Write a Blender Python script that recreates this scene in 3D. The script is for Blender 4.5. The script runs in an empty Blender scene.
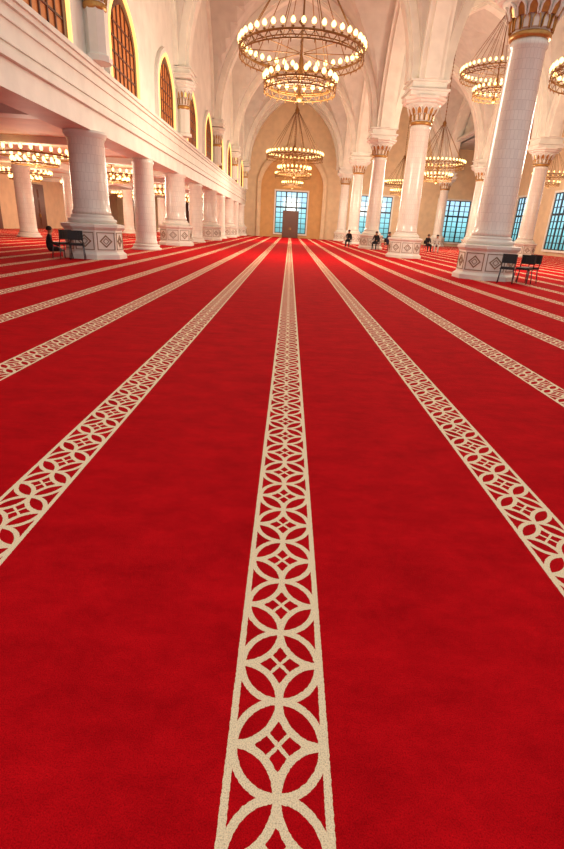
import bpy, bmesh, math, random
from mathutils import Vector, Matrix
random.seed(3)
pi=math.pi
COL=bpy.context.scene.collection
def lin(c):
    return tuple(((x/255)/12.92 if x/255<=0.04045 else ((x/255+0.055)/1.055)**2.4) for x in c)+(1,)
# ---------------------------------------------------------------- materials
def base_mat(name):
    m=bpy.data.materials.new(name); m.use_nodes=True
    nt=m.node_tree; b=nt.nodes['Principled BSDF']
    return m,nt,b
def nd(nt,t,**k):
    n=nt.nodes.new(t)
    for a,v in k.items(): setattr(n,a,v)
    return n
def plaster(name,c,rough=.6,metal=0,var=.08,scale=1.5,bump=.05,spec=.5,bscale=40):
    m,nt,b=base_mat(name)
    tc=nd(nt,'ShaderNodeTexCoord'); no=nd(nt,'ShaderNodeTexNoise'); no.inputs['Scale'].default_value=scale; no.inputs['Detail'].default_value=5
    nt.links.new(tc.outputs['Object'],no.inputs['Vector'])
    r=nd(nt,'ShaderNodeValToRGB'); l=lin(c)
    r.color_ramp.elements[0].position=.3; r.color_ramp.elements[1].position=.7
    r.color_ramp.elements[0].color=tuple(x*(1-var) for x in l[:3])+(1,)
    r.color_ramp.elements[1].color=tuple(min(1,x*(1+var)) for x in l[:3])+(1,)
    nt.links.new(no.outputs['Fac'],r.inputs['Fac']); nt.links.new(r.outputs['Color'],b.inputs['Base Color'])
    b.inputs['Roughness'].default_value=rough; b.inputs['Metallic'].default_value=metal
    b.inputs['Specular IOR Level'].default_value=spec
    if bump:
        n2=nd(nt,'ShaderNodeTexNoise'); n2.inputs['Scale'].default_value=bscale
        nt.links.new(tc.outputs['Object'],n2.inputs['Vector'])
        bp=nd(nt,'ShaderNodeBump'); bp.inputs['Strength'].default_value=bump; bp.inputs['Distance'].default_value=.02
        nt.links.new(n2.outputs['Fac'],bp.inputs['Height']); nt.links.new(bp.outputs['Normal'],b.inputs['Normal'])
    return m
def emis(name,c,s):
    m,nt,b=base_mat(name)
    b.inputs['Base Color'].default_value=lin(c); b.inputs['Emission Color'].default_value=lin(c); b.inputs['Emission Strength'].default_value=s
    m.cycles.emission_sampling='NONE'
    return m
M_white=plaster('white_plaster',(232,228,218),.55)
M_vault=plaster('vault_plaster',(210,206,196),.7)
M_rib=plaster('rib_plaster',(236,232,220),.6)
M_cream=plaster('cream_plaster',(226,200,164),.7)
M_tan=plaster('tan_stone',(210,162,104),.7)
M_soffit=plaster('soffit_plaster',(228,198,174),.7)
M_gold=plaster('brushed_gold',(186,140,76),.35,.5,.2,8)
M_inlay=plaster('bronze_inlay',(140,112,84),.4,.3,.2,8)
M_bronze=plaster('dark_bronze',(138,96,50),.4,.5,.2,10)
M_black=plaster('black_plastic',(26,25,28),.45)
M_steel=plaster('steel_tube',(90,90,95),.3,.9)
M_dark=plaster('window_mullion',(30,44,54),.5)
M_skin=plaster('skin',(170,118,88),.6)
M_blackcloth=plaster('black_cloth',(28,26,32),.9)
M_bluecloth=plaster('navy_cloth',(40,48,78),.9)
M_whitecloth=plaster('white_cloth',(205,200,195),.9)
M_hair=plaster('black_hair',(20,16,14),.7)
M_bulb=emis('bulb_glow',(255,212,134),4)
M_led=emis('led_strip',(255,196,112),1.7)
M_candle=plaster('candle_sleeve',(235,215,170),.5)
def wood(name,c1,c2,scale=3):
    m,nt,b=base_mat(name)
    tc=nd(nt,'ShaderNodeTexCoord'); w=nd(nt,'ShaderNodeTexWave'); w.inputs['Scale'].default_value=scale; w.inputs['Distortion'].default_value=4; w.inputs['Detail'].default_value=3
    nt.links.new(tc.outputs['Object'],w.inputs['Vector'])
    r=nd(nt,'ShaderNodeValToRGB'); r.color_ramp.elements[0].color=lin(c1); r.color_ramp.elements[1].color=lin(c2)
    nt.links.new(w.outputs['Fac'],r.inputs['Fac']); nt.links.new(r.outputs['Color'],b.inputs['Base Color']); b.inputs['Roughness'].default_value=.45
    return m
M_wood=wood('walnut_door',(84,44,26),(120,66,38))
M_lattice=wood('amber_wood',(176,100,48),(214,132,66))
def marble():
    m,nt,b=base_mat('mosaic_marble')
    uv=nd(nt,'ShaderNodeUVMap'); br=nd(nt,'ShaderNodeTexBrick')
    br.inputs['Color1'].default_value=lin((240,235,224)); br.inputs['Color2'].default_value=lin((232,227,217)); br.inputs['Mortar'].default_value=lin((216,210,200))
    br.inputs['Scale'].default_value=1; br.inputs['Brick Width'].default_value=.13; br.inputs['Row Height'].default_value=.26; br.inputs['Mortar Size'].default_value=.006; br.offset=0.5
    nt.links.new(uv.outputs['UV'],br.inputs['Vector'])
    no=nd(nt,'ShaderNodeTexNoise'); no.inputs['Scale'].default_value=2; no.inputs['Detail'].default_value=4
    nt.links.new(uv.outputs['UV'],no.inputs['Vector'])
    rr=nd(nt,'ShaderNodeValToRGB'); rr.color_ramp.elements[0].position=.3; rr.color_ramp.elements[1].position=.6
    rr.color_ramp.elements[0].color=(.94,.94,.94,1); rr.color_ramp.elements[1].color=(1,1,1,1)
    nt.links.new(no.outputs['Fac'],rr.inputs['Fac'])
    mx=nd(nt,'ShaderNodeMix',data_type='RGBA',blend_type='MULTIPLY'); mx.inputs[0].default_value=1
    nt.links.new(br.outputs['Color'],mx.inputs[6]); nt.links.new(rr.outputs['Color'],mx.inputs[7])
    nt.links.new(mx.outputs[2],b.inputs['Base Color']); b.inputs['Roughness'].default_value=.2
    bp=nd(nt,'ShaderNodeBump'); bp.inputs['Strength'].default_value=.1; bp.inputs['Distance'].default_value=.005; bp.invert=True
    nt.links.new(br.outputs['Fac'],bp.inputs['Height']); nt.links.new(bp.outputs['Normal'],b.inputs['Normal'])
    return m
M_marble=marble()
def skyglass():
    m,nt,b=base_mat('daylit_glass')
    tc=nd(nt,'ShaderNodeTexCoord'); sp=nd(nt,'ShaderNodeSeparateXYZ'); nt.links.new(tc.outputs['Generated'],sp.inputs[0])
    no=nd(nt,'ShaderNodeTexNoise'); no.inputs['Scale'].default_value=3; nt.links.new(tc.outputs['Generated'],no.inputs['Vector'])
    ad=nd(nt,'ShaderNodeMath',operation='MULTIPLY_ADD'); nt.links.new(no.outputs['Fac'],ad.inputs[0]); ad.inputs[1].default_value=.4; nt.links.new(sp.outputs['Z'],ad.inputs[2])
    r=nd(nt,'ShaderNodeValToRGB'); e=r.color_ramp.elements
    e[0].position=.25; e[0].color=lin((96,160,165)); e[1].position=1.1; e[1].color=lin((175,222,245))
    e2=e.new(.6); e2.color=lin((140,212,222))
    nt.links.new(ad.outputs[0],r.inputs['Fac'])
    b.inputs['Base Color'].default_value=lin((40,60,70)); b.inputs['Roughness'].default_value=.1
    nt.links.new(r.outputs['Color'],b.inputs['Emission Color']); b.inputs['Emission Strength'].default_value=1.35
    return m
M_glass=skyglass()
# ---- carpet
def carpet_mat(S,off,w,P,PH,bw):
    m,nt,b=base_mat('red_carpet_with_lattice_bands')
    def mth(op,a,b_=None,c=None):
        n=nd(nt,'ShaderNodeMath',operation=op)
        for i,v in enumerate((a,b_,c)):
            if v is None: continue
            if isinstance(v,(int,float)): n.inputs[i].default_value=v
            else: nt.links.new(v,n.inputs[i])
        return n.outputs[0]
    tc=nd(nt,'ShaderNodeTexCoord')
    dn=nd(nt,'ShaderNodeTexNoise'); dn.inputs['Scale'].default_value=90; dn.inputs['Detail'].default_value=2
    nt.links.new(tc.outputs['Object'],dn.inputs['Vector'])
    vs=nd(nt,'ShaderNodeVectorMath',operation='MULTIPLY_ADD'); nt.links.new(dn.outputs['Color'],vs.inputs[0]); vs.inputs[1].default_value=(.006,.006,0)
    nt.links.new(tc.outputs['Object'],vs.inputs[2])
    sp=nd(nt,'ShaderNodeSeparateXYZ'); nt.links.new(vs.outputs[0],sp.inputs[0])
    X,Y=sp.outputs[0],sp.outputs[1]
    um=mth('WRAP',mth('SUBTRACT',X,off+.003),S/2,-S/2)
    ax=mth('DIVIDE',mth('ABSOLUTE',um),w)
    av=mth('DIVIDE',mth('ABSOLUTE',mth('WRAP',mth('SUBTRACT',Y,PH),P/2,-P/2)),P/2)
    rA=mth('SQRT',mth('ADD',mth('MULTIPLY',ax,ax),mth('MULTIPLY',av,av)))
    a1=mth('SUBTRACT',ax,1); v1=mth('SUBTRACT',av,1)
    rB=mth('SQRT',mth('ADD',mth('MULTIPLY',a1,a1),mth('MULTIPLY',v1,v1)))
    lA=mth('LESS_THAN',mth('ABSOLUTE',mth('SUBTRACT',rA,1)),.088)
    lB=mth('LESS_THAN',mth('ABSOLUTE',mth('SUBTRACT',rB,1)),.088)
    s=mth('ADD',ax,av)
    lD=mth('LESS_THAN',mth('ABSOLUTE',mth('SUBTRACT',s,.6)),.075)
    cr=mth('MULTIPLY',mth('LESS_THAN',mth('ABSOLUTE',mth('SUBTRACT',ax,av)),.065),mth('LESS_THAN',s,.6))
    pat=mth('MULTIPLY',mth('MAXIMUM',mth('MAXIMUM',lA,lB),mth('MAXIMUM',lD,cr)),mth('LESS_THAN',ax,1))
    bor=mth('MULTIPLY',mth('GREATER_THAN',ax,.97),mth('LESS_THAN',ax,bw/w))
    mask=mth('MAXIMUM',pat,bor)
    mp=nd(nt,'ShaderNodeMapping'); mp.inputs['Scale'].default_value=(.8,1.3,1); nt.links.new(tc.outputs['Object'],mp.inputs[0])
    n1=nd(nt,'ShaderNodeTexNoise'); n1.inputs['Scale'].default_value=3.5; n1.inputs['Detail'].default_value=12; n1.inputs['Roughness'].default_value=.8
    nt.links.new(mp.outputs[0],n1.inputs['Vector'])
    r=nd(nt,'ShaderNodeValToRGB'); r.color_ramp.elements[0].position=.3; r.color_ramp.elements[1].position=.7
    r.color_ramp.elements[0].color=lin((164,3,14)); r.color_ramp.elements[1].color=lin((218,14,26))
    nt.links.new(n1.outputs['Fac'],r.inputs['Fac'])
    n2=nd(nt,'ShaderNodeTexNoise'); n2.inputs['Scale'].default_value=260; n2.inputs['Detail'].default_value=3
    nt.links.new(tc.outputs['Object'],n2.inputs['Vector'])
    r2=nd(nt,'ShaderNodeValToRGB'); r2.color_ramp.elements[0].color=(.62,.62,.62,1); r2.color_ramp.elements[1].color=(1.0,1.0,1.0,1)
    r2.color_ramp.elements[0].position=.3; r2.color_ramp.elements[1].position=.55
    nt.links.new(n2.outputs['Fac'],r2.inputs['Fac'])
    mc=nd(nt,'ShaderNodeMix',data_type='RGBA'); nt.links.new(mask,mc.inputs[0]); nt.links.new(r.outputs['Color'],mc.inputs[6]); mc.inputs[7].default_value=lin((255,234,196))
    mm=nd(nt,'ShaderNodeMix',data_type='RGBA',blend_type='MULTIPLY'); mm.inputs[0].default_value=1
    nt.links.new(mc.outputs[2],mm.inputs[6]); nt.links.new(r2.outputs['Color'],mm.inputs[7])
    nt.links.new(mm.outputs[2],b.inputs['Base Color'])
    b.inputs['Roughness'].default_value=1; b.inputs['Specular IOR Level'].default_value=.05
    bp=nd(nt,'ShaderNodeBump'); bp.inputs['Strength'].default_value=.55; bp.inputs['Distance'].default_value=.007
    hh=mth('ADD',mth('MULTIPLY',mask,.6),mth('MULTIPLY',n2.outputs['Fac'],1.0))
    nt.links.new(hh,bp.inputs['Height']); nt.links.new(bp.outputs['Normal'],b.inputs['Normal'])
    return m
M_carpet=carpet_mat(1.257,.042,.121,.265,.107,.1375)
# ---------------------------------------------------------------- mesh builder
class MB:
    def __init__(s): s.v=[]; s.f=[]; s.m=[]; s.sm=[]; s.uv=[]
    def face(s,idx,mat=0,smooth=False,uv=None): s.f.append(idx); s.m.append(mat); s.sm.append(smooth); s.uv.append(uv)
    def box(s,x0,x1,y0,y1,z0,z1,mat=0,M=None):
        n=len(s.v); P=[(x0,y0,z0),(x1,y0,z0),(x1,y1,z0),(x0,y1,z0),(x0,y0,z1),(x1,y0,z1),(x1,y1,z1),(x0,y1,z1)]
        if M is not None: P=[tuple(M@Vector(p)) for p in P]
        s.v+=P
        for q in [(3,2,1,0),(4,5,6,7),(0,1,5,4),(1,2,6,5),(2,3,7,6),(3,0,4,7)]: s.face([n+i for i in q],mat)
    def lathe(s,prof,seg=32,mat=0,smooth=True,rot=0,c=(0,0),caps=True,sx=1):
        n=len(s.v); k=len(prof)
        for (r,z) in prof:
            for i in range(seg):
                a=rot+2*pi*i/seg; s.v.append((c[0]+r*math.cos(a),c[1]+r*math.sin(a)*sx,z))
        for j in range(k-1):
            for i in range(seg):
                i2=(i+1)%seg
                u0=2*pi*i/seg*.62; u1=2*pi*(i+1)/seg*.62
                s.face([n+j*seg+i,n+j*seg+i2,n+(j+1)*seg+i2,n+(j+1)*seg+i],mat,smooth,[(u0,prof[j][1]),(u1,prof[j][1]),(u1,prof[j+1][1]),(u0,prof[j+1][1])])
        if caps:
            s.face([n+i for i in range(seg)][::-1],mat); s.face([n+(k-1)*seg+i for i in range(seg)],mat)
    def torus(s,R,r,z,seg=64,rs=8,mat=0):
        n=len(s.v)
        for i in range(seg):
            a=2*pi*i/seg
            for j in range(rs):
                b=2*pi*j/rs; q=R+r*math.cos(b); s.v.append((q*math.cos(a),q*math.sin(a),z+r*math.sin(b)))
        for i in range(seg):
            for j in range(rs):
                i2=(i+1)%seg; j2=(j+1)%rs
                s.face([n+i*rs+j,n+i2*rs+j,n+i2*rs+j2,n+i*rs+j2],mat,True)
    def rod(s,a,b,r,mat=0,seg=6,r2=None):
        a=Vector(a); b=Vector(b); d=(b-a); L=d.length
        q=d.to_track_quat('Z','Y').to_matrix(); n=len(s.v); r2=r if r2 is None else r2
        for (o,rr) in ((a,r),(b,r2)):
            for i in range(seg):
                t=2*pi*i/seg; s.v.append(tuple(o+q@Vector((rr*math.cos(t),rr*math.sin(t),0))))
        for i in range(seg):
            i2=(i+1)%seg; s.face([n+i,n+i2,n+seg+i2,n+seg+i],mat,True)
        s.face([n+i for i in range(seg)][::-1],mat); s.face([n+seg+i for i in range(seg)],mat)
    def prism(s,poly,fn,d0,d1,mat=0):
        n=len(s.v); k=len(poly)
        for d in (d0,d1):
            for (u,v) in poly: s.v.append(fn(u,v,d))
        s.face([n+i for i in range(k)],mat); s.face([n+k+i for i in range(k)][::-1],mat)
        for i in range(k):
            j=(i+1)%k; s.face([n+i,n+k+i,n+k+j,n+j],mat)
    def mesh(s,name,mats):
        me=bpy.data.meshes.new(name); me.from_pydata(s.v,[],s.f)
        for m in mats: me.materials.append(m)
        me.polygons.foreach_set('material_index',s.m); me.polygons.foreach_set('use_smooth',s.sm)
        uvl=me.uv_layers.new(name='UVMap')
        for p,u in zip(me.polygons,s.uv):
            if u:
                for li,c in zip(p.loop_indices,u): uvl.data[li].uv=c
            else:
                for li in p.loop_indices:
                    co=me.vertices[me.loops[li].vertex_index].co; uvl.data[li].uv=(co.x+co.y,co.z)
        me.update(); 
        bm=bmesh.new(); bm.from_mesh(me); bmesh.ops.recalc_face_normals(bm,faces=bm.faces); bm.to_mesh(me); bm.free()
        return me
def ob(name,data,loc=(0,0,0),parent=None,rz=0):
    o=bpy.data.objects.new(name,data); COL.objects.link(o); o.location=loc; o.rotation_euler=(0,0,rz)
    if parent: o.parent=parent
    return o
def top(o,label,cat,group=None):
    o['label']=label; o['category']=cat
    if group: o['group']=group
    return o
def struct(name,mb,mats,label=None,loc=(0,0,0),rz=0):
    o=ob(name,mb.mesh(name,mats),loc,None,rz); o['kind']='structure'; o['label']=label or name.replace('_',' '); return o
# ---------------------------------------------------------------- layout
NX=6.8; AX=19.6; RX=26.5; LX=-24; YF=73.5; BAY=13.0; Y0=17.8
GX=-6.68
WX=-6.38
YS=[Y0+BAY*i for i in range(5)]
SPR=8.7; RISE=8.6
def arch(t,half,k=.7,rise=RISE):
    S=2*half; R=k*S; a=math.sqrt(max(0,R*R-(abs(t)+R-half)**2)) if abs(t)<half else 0
    return a/math.sqrt(R*R-(R-half)**2)*rise
f=MB(); f.box(LX-.3,RX+.3,-6,YF+.3,-.4,-.012); struct('floor',f,[M_cream],'stone floor slab beneath the carpet')
c=MB(); c.box(LX+.02,RX-.02,-6,YF-.02,-.012,0); cp=ob('carpet',c.mesh('carpet',[M_carpet]))
top(cp,'red wool prayer carpet with cream interlaced circle lattice bands','carpet')
# walls
w=MB(); w.box(LX-.3,RX+.3,YF,YF+.3,0,18.2); struct('wall_far',w,[M_cream],'cream end wall')
w=MB(); w.box(RX,RX+.3,6,YF,0,12.4); struct('wall_right',w,[M_cream],'cream side wall')
w=MB(); w.box(AX+.7,AX+1,Y0,YF,12,18.2); struct('wall_right_upper',w,[M_vault],'plaster wall above the outer aisle')
w=MB(); w.box(LX-.3,LX,0,YF,0,4.6); struct('wall_left',w,[M_cream],'cream side wall below the gallery')
w=MB(); w.box(WX-.8,WX,0,YF,4.75,18.2); struct('wall_left_upper',w,[M_white],'white upper gallery wall')
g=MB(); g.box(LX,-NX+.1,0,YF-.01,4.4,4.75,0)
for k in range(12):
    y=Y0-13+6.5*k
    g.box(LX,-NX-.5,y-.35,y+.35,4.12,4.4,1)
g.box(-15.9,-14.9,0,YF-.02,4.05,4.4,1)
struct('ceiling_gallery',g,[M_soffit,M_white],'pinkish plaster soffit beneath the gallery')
g=MB()
FX=-6.22
g.box(-NX-.5,FX-.06,0,YF-.02,4.4,5.5)
g.box(-NX-.3,FX+.1,0,YF-.02,5.5,5.62); g.box(-NX-.3,FX+.03,0,YF-.02,5.38,5.5)
g.box(-NX-.3,FX,0,YF-.02,5.1,5.16); g.box(-NX-.5,FX+.04,0,YF-.02,4.36,4.52); g.box(-NX-.3,FX,0,YF-.02,4.66,4.72)
g.box(-NX-.45,GX+.38,0,YF-.02,3.78,4.4)
struct('trim_1',g,[M_white],'white moulded gallery fascia and beam')
def vault(name,xc,half,y_end):
    b=MB(); hx=half-.6
    xs=[-half]+[hx*math.sin(pi/2*(i/14)) for i in range(-14,15)]+[half]
    ys=[];gs=[]
    for Yk in YS[:-1]:
        hy=BAY/2-.6; yc=Yk+BAY/2
        for i in range(-12,13):
            t=hy*math.sin(pi/2*i/12); ys.append(yc+t); gs.append(arch(t,hy) if abs(i)<12 else 0)
    ys=[YS[0]-.6]+ys+[y_end]; gs=[0]+gs+[0]
    for y_,g_ in zip(ys,gs):
        for x_ in xs: b.v.append((xc+x_,y_,SPR+max(arch(x_,hx) if abs(x_)<hx-1e-6 else 0,g_)))
    nx=len(xs)
    for j in range(len(ys)-1):
        for i in range(nx-1): b.face([j*nx+i,j*nx+i+1,(j+1)*nx+i+1,(j+1)*nx+i],0,False)
    return struct(name,b,[M_vault],'white groin vaulted plaster ceiling')
AC=(NX+AX)/2; AH=(AX-NX)/2
vault('ceiling_nave',0,NX,YF); vault('ceiling_aisle',AC,AH,YF)
b=MB(); b.box(AX,RX,6,YF,12,12.3); struct('ceiling_outer_aisle',b,[M_vault],'flat plaster ceiling of the outer aisle')
def rib(half,wid,dep,axis):
    b=MB(); N=28
    def ring(t):
        s=math.sin(t*pi/2); x=half*s
        return x,SPR+(arch(x,half) if abs(t)<1 else 0)
    pts=[ring(-1+2*i/N) for i in range(N+1)]
    def inner(d): 
        return [(x*(1-d/half),SPR+(arch(x*(1-d/half),half-d,rise=RISE-d*1.3) if 0<i<N else 0)) for i,(x,z) in enumerate(pts)]
    inn=inner(dep); inn2=inner(dep+.14)
    def put(o_,i_,wd):
        n=len(b.v)
        for (p,q) in zip(o_,i_):
            for (a,z,s) in ((p[0],p[1],-wd),(p[0],p[1],wd),(q[0],q[1],wd),(q[0],q[1],-wd)):
                b.v.append((a,s,z) if axis=='x' else (s,a,z))
        for i in range(N):
            for k in range(4):
                k2=(k+1)%4; b.face([n+i*4+k,n+i*4+k2,n+(i+1)*4+k2,n+(i+1)*4+k],0,False)
        b.face([n+k for k in range(4)]); b.face([n+N*4+k for k in range(4)][::-1])
    put(pts,inn,wid); put(inn,inn2,wid*.6)
    return b
tn=2
rt=rib(NX-.6,.62,.35,'x').mesh('transverse_rib',[M_rib])
rt2=rib(AH-.6,.62,.35,'x').mesh('transverse_rib',[M_rib])
rl=rib(BAY/2-.6,.62,.35,'y').mesh('arcade_rib',[M_rib])
for xc,me in ((0,rt),(AC,rt2)):
    for Yk in YS+[YF-.7]:
        o=ob('trim_%d'%tn,me,(xc,Yk,0)); o['kind']='structure'; o['label']='white pointed transverse arch'; tn+=1
for xc in (-NX,NX,AX):
    for Yk in YS[:-1]:
        o=ob('trim_%d'%tn,rl,(xc,Yk+BAY/2,0)); o['kind']='structure'; o['label']='white pointed arcade arch'; tn+=1
# ---------------------------------------------------------------- column
PR=.86
def pedestal_mesh():
    b=MB(); r8=pi/8; q=1/math.cos(pi/8)
    prof=[(PR+.1,0),(PR+.1,.14),(PR+.05,.18),(PR,.22),(PR,.9),(PR+.03,.93),(PR+.08,.99),(PR+.08,1.07),(PR-.04,1.1)]
    b.lathe([(r*q,z) for r,z in prof],8,0,False,r8)
    b.lathe([(.76,1.1),(.76,1.15),(.79,1.18),(.77,1.23),(.69,1.26),(.67,1.29),(.69,1.32),(.63,1.36),(.6,1.38)],40,0,True)
    return b.mesh('pedestal',[M_white])
def inlay_mesh():
    b=MB(); wd=PR*math.tan(pi/8)
    for i in range(8):
        Mx=Matrix.Rotation(2*pi*i/8,4,'Z')
        x0,x1=PR-.005,PR+.015
        a=wd-.05; z0,z1=.29,.84; t=.022
        b.box(x0,x1,-a,a,z0,z0+t,0,Mx); b.box(x0,x1,-a,a,z1-t,z1,0,Mx); b.box(x0,x1,-a,-a+t,z0,z1,0,Mx); b.box(x0,x1,a-t,a,z0,z1,0,Mx)
        zc=(z0+z1)/2
        def fn(u,v,d): return tuple(Mx@Vector((d,u,v)))
        for h in (.2,.1):
            out=[(h*1.1,zc),(0,zc+h),(-h*1.1,zc),(0,zc-h)]
            k=.78
            for e in range(4):
                p=out[e];q_=out[(e+1)%4]
                b.prism([p,q_,(q_[0]*k,zc+(q_[1]-zc)*k),(p[0]*k,zc+(p[1]-zc)*k)],fn,x0,x1,0)
    return b.mesh('inlay_panel',[M_inlay])
def shaft_mesh(z0,z1,r0,r1):
    b=MB(); b.lathe([(r0+.04,z0),(r0+.04,z0+.1),(r0,z0+.16),(r0,z0+.5),((r0+r1)/2+.01,(z0+z1)/2),(r1,z1-.25),(r1+.04,z1-.2),(r1+.04,z1-.1),(r1,z1-.05),(r1,z1)],48,0,True)
    return b.mesh('shaft',[M_marble])
def capital_mesh(z0=6.75):
    b=MB()
    b.lathe([(.53,z0),(.59,z0+.05),(.59,z0+.14),(.54,z0+.18)],32,1,True)
    b.lathe([(.52,z0+.18),(.54,z0+.45),(.62,z0+.65),(.8,z0+.85),(.93,z0+.95)],32,0,True)
    for tier,(n,r,zb,h,wd,tilt) in enumerate(((14,.54,z0+.2,.42,.105,.08),(14,.62,z0+.5,.42,.14,.26))):
        for i in range(n):
            Mx=Matrix.Rotation(2*pi*(i+.5*tier)/n,4,'Z')@Matrix.Translation((r,0,zb))@Matrix.Rotation(tilt*1.6,4,'Y')
            out=[(-wd,0),(-wd,h*.55),(-wd*.6,h*.8),(0,h),(wd*.6,h*.8),(wd,h*.55),(wd,0)]
            k=.74; inn=[(u*k,.04+v*k) for u,v in out]
            def fn(u,v,d): return tuple(Mx@Vector((d,u,v)))
            for e in range(6): b.prism([out[e],out[e+1],inn[e+1],inn[e]],fn,0,.07,0 if tier else 1)
            b.prism(inn,fn,-.02,.03,1 if tier else 0)
    q=1/math.cos(pi/8)
    b.lathe([(.93*q,z0+.95),(1.0*q,z0+1.0),(1.0*q,z0+1.06),(1.1*q,z0+1.12),(1.1*q,z0+1.24)],8,0,False,pi/8)
    return b.mesh('capital',[M_white,M_gold])
def impost_mesh():
    b=MB(); z0=7.99
    b.box(-.95,.95,-.95,.95,z0,z0+.2); b.box(-1.05,1.05,-1.05,1.05,z0+.2,z0+.3); b.box(-.88,.88,-.88,.88,z0+.3,z0+.62); b.box(-1.0,1.0,-1.0,1.0,z0+.62,z0+.71)
    return b.mesh('impost_block',[M_white])
PED=pedestal_mesh(); INL=inlay_mesh(); SH=shaft_mesh(1.38,6.78,.575,.51); CAP=capital_mesh(); IMP=impost_mesh()
SH2=shaft_mesh(1.38,3.79,.58,.55); SH3=shaft_mesh(0.25,3.79,.47,.44)
def pbase():
    b=MB(); b.lathe([(.68,0),(.68,.08),(.62,.1),(.58,.16),(.62,.2),(.52,.26)],32); return b.mesh('base',[M_white])
PB=pbase()
def ring():
    b=MB(); b.lathe([(.57,3.58),(.62,3.62),(.62,3.66),(.67,3.7),(.67,3.78)],40); return b.mesh('collar',[M_white])
RG=ring()
def column(kind,loc,label,group):
    e=ob('column',None,loc); e.empty_display_size=.5
    if kind=='tall':
        for n,m in (('pedestal',PED),('shaft',SH),('capital',CAP),('impost_block',IMP)):
            p=ob(n,m,parent=e)
            if n=='pedestal': i=ob('inlay_panel',INL,parent=p); i['label']='bronze diamond inlay panels'
    elif kind=='gallery':
        for n,m in (('pedestal',PED),('shaft',SH2),('collar',RG)):
            p=ob(n,m,parent=e)
            if n=='pedestal': i=ob('inlay_panel',INL,parent=p); i['label']='bronze diamond inlay panels'
    else:
        for n,m in (('base',PB),('shaft',SH3)): ob(n,m,parent=e)
    return top(e,label,'column',group)
for Yk in YS:
    column('tall',(NX,Yk,0),'tall white mosaic marble column on octagonal inlaid pedestal','arcade columns')
    if Yk>20: column('tall',(AX,Yk,0),'tall white marble column of the outer arcade','outer arcade columns')
    column('gallery',(GX,Yk,0),'thick white marble column on inlaid pedestal carrying the gallery','gallery columns')
for i in range(4):
    column('plain',(GX,YS[i]+6.5,0),'plain white marble column between pedestal columns','intermediate gallery columns')
for i in range(7):
    column('plain',(-15.4,30.8+6.5*i,0),'plain white marble column under the gallery','inner gallery columns')
def pil():
    b=MB(); q=1/math.cos(pi/8); r=.3
    b.lathe([((r+.08)*q,5.63),((r+.08)*q,5.78),(r*q,5.84),(r*q,6.98)],8,0,False,pi/8)
    return b.mesh('shaft',[M_white])
PIL=pil()
for Yk in YS:
    e=ob('pilaster',None,(-6.08,Yk,0))
    ob('shaft',PIL,parent=e); c_=ob('capital',CAP,(0,0,.15),parent=e); c_.scale=(.58,.58,1); i_=ob('impost_block',IMP,(0,0,2.9),parent=e); i_.scale=(.58,.9,.662)
    top(e,'slender white octagonal pilaster with gilded muqarnas capital above the gallery','pilaster','gallery pilasters')
# ---------------------------------------------------------------- windows
wn=1
def parch(hw,hs,ht,n=10):
    pts=[(-hw,0)]
    for i in range(n+1):
        t=i/n; x=-hw*math.cos(t*pi/2); pts.append((x,hs+(ht-hs)*arch(x,hw,.8,1.0) if i else hs))
    for i in range(n-1,-1,-1):
        t=i/n; x=hw*math.cos(t*pi/2); pts.append((x,hs+(ht-hs)*arch(x,hw,.8,1.0) if i else hs))
    pts.append((hw,0)); return pts
def arch_window():
    b=MB()
    def fn(u,v,d): return (d,u,v)
    T=[(1.8,1.35,3.15),(1.64,1.33,2.93),(1.56,1.32,2.83),(1.34,1.3,2.52)]
    o1,o2,o3,o4=[parch(*t) for t in T]
    for a_,b_,d,m in ((o1,o2,.16,0),(o2,o3,.19,1),(o3,o4,.1,3)):
        for i in range(len(a_)-1): b.prism([a_[i],a_[i+1],b_[i+1],b_[i]],fn,.002,d,m)
    b.prism(o4,fn,.002,.05,2)
    for x in (-.9,-.45,0,.45,.9):
        zt=1.3+(2.52-1.3)*arch(x,1.34,.8,1.0); b.box(.05,.09,x-.03,x+.03,0,zt,3)
    for z in (0,.45,.9,1.35,1.8):
        hw=1.34 if z<1.4 else 1.0
        b.box(.05,.085,-hw,hw,z,z+.05,3)
    return b.mesh('arched_window',[M_white,M_led,M_lattice,M_wood])
AW=arch_window()
for i in range(10):
    y=Y0-13+3.25+6.5*i
    if y>YF-3: break
    o=ob('window_%d'%wn,AW,(WX,y,5.63)); o['kind']='structure'; o['label']='pointed amber wood gallery window with glowing gold outline'; wn+=1
def rect_window(W=4.3,H=5.3):
    b=MB(); fr=.2
    b.box(-W/2-fr,W/2+fr,-.25,0,0,.0+fr,0); b.box(-W/2-fr,W/2+fr,-.25,0,H+fr,H+2*fr,0)
    b.box(-W/2-fr,-W/2,-.25,0,fr,H+fr,0); b.box(W/2,W/2+fr,-.25,0,fr,H+fr,0)
    b.box(-W/2,W/2,-.06,-.03,fr,H+fr,2)
    for i in range(7):
        x=-W/2+W*i/6; t=.1 if i in(0,2,4,6) else .04; b.box(x-t,x+t,-.16,-.06,fr,H+fr,1)
    for j in range(9):
        z=fr+H*j/8; t=.1 if j in (0,5,8) else .04; b.box(-W/2,W/2,-.15,-.06,z-t,z+t,1)
    return b.mesh('grid_window',[M_white,M_dark,M_glass])
RW=rect_window()
for (x,y,r) in ((0,YF,0),(11.6,YF,0),(22.3,YF,0),(RX,52,-pi/2),(RX,60.5,-pi/2),(RX,69,-pi/2),(RX,43.5,-pi/2)):
    o=ob('window_%d'%wn,RW,(x,y,.35),rz=r); o['kind']='structure'; o['label']='tall blue daylit window with dark square mullions'; wn+=1
b=MB()
def fn(u,v,d): return (u,d,v)
o1=parch(4.7,6.5,11.5,14); o2=parch(4.2,6.3,10.8,14)
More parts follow.
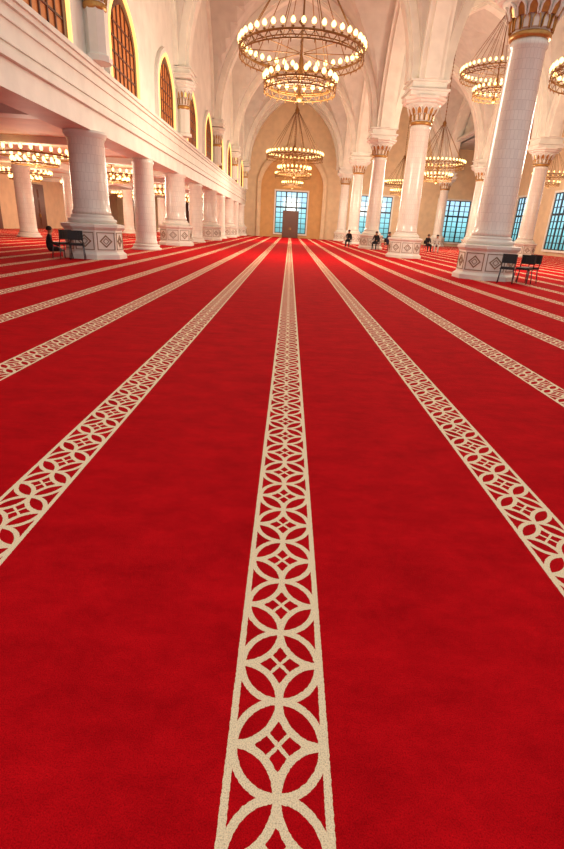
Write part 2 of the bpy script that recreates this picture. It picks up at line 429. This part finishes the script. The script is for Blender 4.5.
for i in range(len(o1)-1): b.prism([o1[i],o1[i+1],o2[i+1],o2[i]],fn,YF-.45,YF-.001,0)
b.prism(o2,fn,YF-.04,YF-.001,1)
struct('trim_%d'%tn,b,[M_cream,M_tan],'tan pointed niche framing the central window'); tn+=1
def door(W,H):
    b=MB()
    b.box(-W/2-.2,W/2+.2,-.16,0,0,H+.25,1)
    for s in (-1,1):
        x0,x1=(0.02,W/2) if s>0 else (-W/2,-.02)
        b.box(x0,x1,-.22,-.16,0.02,H,0)
        for (z0,z1) in ((.2,H*.35),(H*.4,H*.7),(H*.75,H-.15)):
            b.box(x0+.15,x1-.15,-.26,-.22,z0,z1,0)
        b.box(s*.1-.03,s*.1+.03,-.32,-.22,1.0,1.3,2)
    return b.mesh('double_door',[M_wood,M_wood,M_gold])
DR=door(1.8,3.2); DR2=door(2.6,3.6)
dn=1
for (m,x,y,r) in ((DR,0,YF-.3,0),(DR2,LX,50,pi/2),(DR2,LX,42,pi/2),(DR2,LX,58,pi/2),(DR2,LX,34,pi/2),(DR2,-20.5,YF,0),(DR2,-13,YF,0)):
    o=ob('door_%d'%dn,m,(x,y,0),rz=r); o['kind']='structure'; o['label']='dark panelled walnut double door'; dn+=1
# ---------------------------------------------------------------- chandeliers
def ringmesh(R,n,name):
    b=MB(); b.torus(R,.045,0,72,8); b.torus(R,.03,-.28,72,6); b.torus(R-.2,.025,-.12,72,6)
    P=lambda a,z,r=R:(r*math.cos(a),r*math.sin(a),z)
    for i in range(n):
        a0=2*pi*i/n; a1=2*pi*(i+.5)/n; a2=2*pi*(i+1)/n
        b.rod(P(a0,0),P(a1,-.28),.016); b.rod(P(a1,-.28),P(a2,0),.016)
        b.rod(P(a0,0),P(a0,-.12,R-.2),.015); b.rod(P(a0,-.28),P(a0,-.4,R-.03),.03,r2=.01)
    for i in range(8):
        a=2*pi*i/8; b.rod(P(a,0),P(a,-.05,.12),.018)
    return b.mesh(name,[M_bronze])
UR=ringmesh(2.55,36,'upper_ring'); LR=ringmesh(1.5,22,'lower_ring')
def candle():
    b=MB(); b.lathe([(.02,0),(.07,.04),(.03,.06)],8,0); b.lathe([(.03,.05),(.03,.12)],8,1)
    b.lathe([(.02,.12),(.07,.15),(.092,.21),(.07,.28),(.01,.34)],10,2); return b.mesh('candle_light',[M_bronze,M_candle,M_bulb])
CD=candle()
b=MB(); b.rod((0,0,0),(-2.4,0,3.6),.018); RD=b.mesh('suspension_rod',[M_bronze])
b=MB(); b.rod((0,0,0),(-1.35,0,4.7),.015); RD2=b.mesh('suspension_rod',[M_bronze])
b=MB(); b.lathe([(.05,3.3),(.16,3.45),(.2,3.6),(.14,3.75),(.06,3.85),(.05,4.0)],16)
b.lathe([(.03,-1.75),(.12,-1.68),(.16,-1.55),(.05,-1.45),(.04,-1.1),(.1,-.9),(.1,-.3),(.04,-.1),(.03,3.4)],12); HB=b.mesh('hub',[M_bronze])
def chain(z1):
    b=MB(); z=3.95
    b.rod((0,0,z),(0,0,z1),.025)
    b.lathe([(.05,z1-.3),(.25,z1-.12),(.3,z1)],16)
    while z<z1-.4:
        b.lathe([(.02,z),(.05,z+.06),(.05,z+.12),(.02,z+.18)],8); z+=.3
    return b.mesh('chain',[M_bronze])
def chandelier(loc,ceil_z,sc=1.0,nU=42,nL=24,label='large two-tier bronze ring chandelier with lit candle bulbs',power=900,grp='nave chandeliers'):
    e=ob('chandelier',None,loc); e.scale=(sc,sc,sc)
    u=ob('upper_ring',UR,parent=e); l=ob('lower_ring',LR,(0,0,-1.15),e)
    for (R,n,z,p) in ((2.55,nU,0.04,u),(1.5,nL,.04,l)):
        for i in range(n):
            a=2*pi*(i+.5)/n; ob('candle_light',CD,(R*math.cos(a),R*math.sin(a),z),p)
    for i in range(10):
        a=2*pi*i/10; ob('suspension_rod',RD,(2.5*math.cos(a),2.5*math.sin(a),0),e,rz=a)
    for i in range(6):
        a=2*pi*(i+.5)/6; ob('suspension_rod',RD2,(1.45*math.cos(a),1.45*math.sin(a),-1.15),e,rz=a)
    ob('hub',HB,parent=e)
    ob('chain',chain((ceil_z-loc[2])/sc),parent=e)
    li=bpy.data.lights.new('chandelier_light','POINT'); li.energy=power; li.color=(1,.85,.65); li.shadow_soft_size=1.2
    ob('chandelier_light',li,(0,0,-2.4),e)
    return top(e,label,'chandelier',grp)
AP=SPR+RISE
P1=1650
chandelier((0.1,24.3,8.0),AP,power=P1)
chandelier((0.1,50.3,7.3),AP,power=P1)
chandelier((0.0,63.3,6.9),AP,.8,power=1100)
G='aisle chandeliers'
chandelier((13.2,24.3,7.9),AP,power=P1,grp=G)
chandelier((12.7,37.3,11.0),AP,.9,power=P1,grp=G)
chandelier((13.2,50.3,7.3),AP,.9,power=P1,grp=G)
chandelier((13.2,66,6.9),AP,.8,power=900,grp=G)
chandelier((23.4,50,6.9),12,.6,22,14,power=500,grp=G)
def small():
    b=MB()
    for R,z,n in ((1.7,0,26),(1.0,-.35,16)):
        b.torus(R,.04,z,40,6)
        for i in range(n):
            a=2*pi*i/n; x,y=R*math.cos(a),R*math.sin(a)
            b.lathe([(.025,z),(.025,z+.12)],6,0,True,0,(x,y)); b.lathe([(.02,z+.08),(.075,z+.14),(.07,z+.24),(.01,z+.3)],8,1,True,0,(x,y))
        for i in range(4):
            a=2*pi*i/4; b.rod((R*math.cos(a),R*math.sin(a),z),(0,0,z),.02)
    b.rod((0,0,-.5),(0,0,.62),.035); b.lathe([(.2,.55),(.2,.62)],12)
    return b.mesh('gallery_chandelier',[M_bronze,M_bulb])
SM=small()
for i,(x,y) in enumerate(((-12,25.5),(-11.3,34),(-11.3,47),(-11.3,60),(-18.5,37.5),(-18.5,47.5),(-18.5,60.5))):
    o=ob('chandelier',SM,(x,y,3.78)); top(o,'low two-ring bronze chandelier under the gallery','chandelier','gallery chandeliers')
    li=bpy.data.lights.new('gallery_light','POINT'); li.energy=350; li.color=(1,.84,.64); li.shadow_soft_size=.6
    ob('chandelier_light',li,(0,0,-.9),o)
# ---------------------------------------------------------------- chairs
def chair(loc,rz,label):
    e=ob('chair',None,loc,rz=rz)
    b=MB(); b.box(-.22,.22,-.21,.21,.43,.46); b.box(-.2,.2,-.19,.19,.46,.5); ob('seat',b.mesh('seat',[M_black]),parent=e)
    b=MB()
    for k in range(6):
        x0=-.22+.44*k/6; x1=x0+.44/6; y0=-.2-.03*math.sin(pi*k/6); y1=-.2-.03*math.sin(pi*(k+1)/6)
        b.box(x0,x1,(y0+y1)/2-.045,(y0+y1)/2-.02,.6,.88)
    b.rod((-.2,-.2,.45),(-.2,-.23,.86),.014); b.rod((.2,-.2,.45),(.2,-.23,.86),.014)
    ob('backrest',b.mesh('backrest',[M_black]),parent=e)
    for sx in (-1,1):
        for sy in (-1,1):
            b=MB(); b.rod((sx*.19,sy*.17,.44),(sx*.22,sy*.22,0.002),.015); ob('leg',b.mesh('leg',[M_steel]),parent=e)
    return top(e,label,'chair','stacking chairs by the columns')
for (x,y,r) in ((6.95,16.3,2.7),(7.55,16.45,2.4),(7.95,17.0,2.0),(-6.75,16.45,.3),(-7.3,16.6,1.0)):
    chair((x,y,0),r,'black plastic chair with steel legs beside a column')
# ---------------------------------------------------------------- people
def person(loc,rz,pose,cloth,label):
    V=[];E=[];R=[];T=[]
    def n(p,r,t,par=None):
        V.append(p);R.append(r);T.append(t)
        if par is not None: E.append((par,len(V)-1))
        return len(V)-1
    base=.12 if pose=='floor' else .6
    lean=.06
    pel=n((0,0,base),.15,1); sp=n((0,.0,base+.2),.135,1,pel); ch=n((0,lean*.5,base+.4),.15,1,sp); nk=n((0,lean,base+.54),.058,0,ch)
    jw=n((0,lean+.03,base+.61),.075,0,nk); hd=n((0,lean+.02,base+.69),.095,0,jw); n((0,lean+.01,base+.76),.06,0,hd)
    n((0,lean+.13,base+.655),.014,0,jw)
    for s in (-1,1):
        sh=n((s*.17,lean*.4,base+.46),.065,1,ch)
        if pose=='floor':
            el=n((s*.27,.1,base+.22),.048,1,sh); wr=n((s*.14,.3,base+.13),.034,1,el); hn=n((s*.08,.36,base+.11),.036,0,wr); d=Vector((-s*.3,.9,-.1))
        else:
            el=n((s*.25,.06,base+.22),.048,1,sh); wr=n((s*.16,.28,base+.13),.034,1,el); hn=n((s*.14,.35,base+.12),.036,0,wr); d=Vector((0,.95,-.3))
        for k in range(4):
            o=Vector(((k-1.5)*.02,0,0)); p1=Vector(V[hn])+o+d*.05; p2=p1+d*(.03+.006*(1.5-abs(k-1.5)))+Vector((0,0,-.015))
            f1=n(tuple(p1),.009,0,hn); n(tuple(p2),.008,0,f1)
        n((V[hn][0]-s*.045,V[hn][1]+.02,V[hn][2]+.01),.01,0,hn)
        hp=n((s*.1,.02,base),.1,1,pel)
        if pose=='floor':
            kn=n((s*.36,.3,.13),.075,1,hp); an=n((-s*.02,.42+.05*s,.07),.048,1,kn); n((-s*.16,.44+.05*s,.05),.035,2,an)
        else:
            kn=n((s*.14,.42,base-.04),.075,1,hp); an=n((s*.14,.42,.09),.048,1,kn); n((s*.15,.6,.04),.035,2,an)
    me=bpy.data.meshes.new('person'); me.from_pydata(V,E,[]); o=bpy.data.objects.new('person_tmp',me); COL.objects.link(o)
    md=o.modifiers.new('Skin','SKIN'); md.use_smooth_shade=True
    for i,sv in enumerate(me.skin_vertices[0].data): sv.radius=(R[i],R[i]); sv.use_root=(i==0)
    ss=o.modifiers.new('S','SUBSURF'); ss.levels=1
    bpy.context.view_layer.update(); dg=bpy.context.evaluated_depsgraph_get()
    m2=bpy.data.meshes.new_from_object(o.evaluated_get(dg)); bpy.data.objects.remove(o)
    m2.materials.clear()
    for m in (M_skin,cloth,M_black): m2.materials.append(m)
    VV=[Vector(v) for v in V]
    for p in m2.polygons:
        c=p.center; i=min(range(len(VV)),key=lambda i:(VV[i]-c).length-R[i]*.5); p.material_index=T[i]; p.use_smooth=True
    zmin=min(v.co.z for v in m2.vertices)
    for v in m2.vertices: v.co.z-=zmin
    po=ob('person',m2,loc,rz=rz)
    b=MB(); b.lathe([(.1,-.03),(.108,.02),(.1,.06),(.07,.1),(.02,.12)],16,0,True,0,(0,lean-.005))
    ob('hair',b.mesh('hair',[M_hair]),(0,0,base+.69-zmin),po)
    return top(po,label,'person')
person((-9.1,19.6,0),-1.1,'floor',M_blackcloth,'person in dark clothes sitting cross-legged on the carpet')
def seated(x,y,r,cloth,label):
    chair((x,y,0),r,'black plastic chair under a seated person'); person((x,y,0.0),r,'chair',cloth,label)
seated(5.1,45,2.8,M_blackcloth,'person in black clothes sitting on a chair')
seated(7.9,41.8,-2.6,M_bluecloth,'person in navy clothes sitting on a chair by a column')
seated(6.9,41.6,2.7,M_blackcloth,'person in black clothes sitting on a chair by a column')
seated(12.4,44,2.9,M_whitecloth,'person in white clothes sitting on a chair')
seated(11.7,44.3,-2.9,M_blackcloth,'person in black clothes sitting on a chair')
# ---------------------------------------------------------------- world & camera
w=bpy.data.worlds.new('World'); bpy.context.scene.world=w; w.use_nodes=True
bg=w.node_tree.nodes['Background']; bg.inputs[0].default_value=(1,.95,.90,1); bg.inputs[1].default_value=.82
cam=bpy.data.cameras.new('Camera'); co=bpy.data.objects.new('Camera',cam); COL.objects.link(co)
th=math.atan(197/488); psi=.0053; phi=.055
co.matrix_world=Matrix.Translation((0,0,1.3))@Matrix.Rotation(-psi,4,'Z')@Matrix.Rotation(pi/2-th,4,'X')@Matrix.Rotation(phi,4,'Z')
cam.sensor_fit='VERTICAL'; cam.sensor_height=36; cam.lens=488/849*36; cam.clip_end=300
bpy.context.scene.camera=co
bpy.context.scene.view_settings.view_transform='Standard'
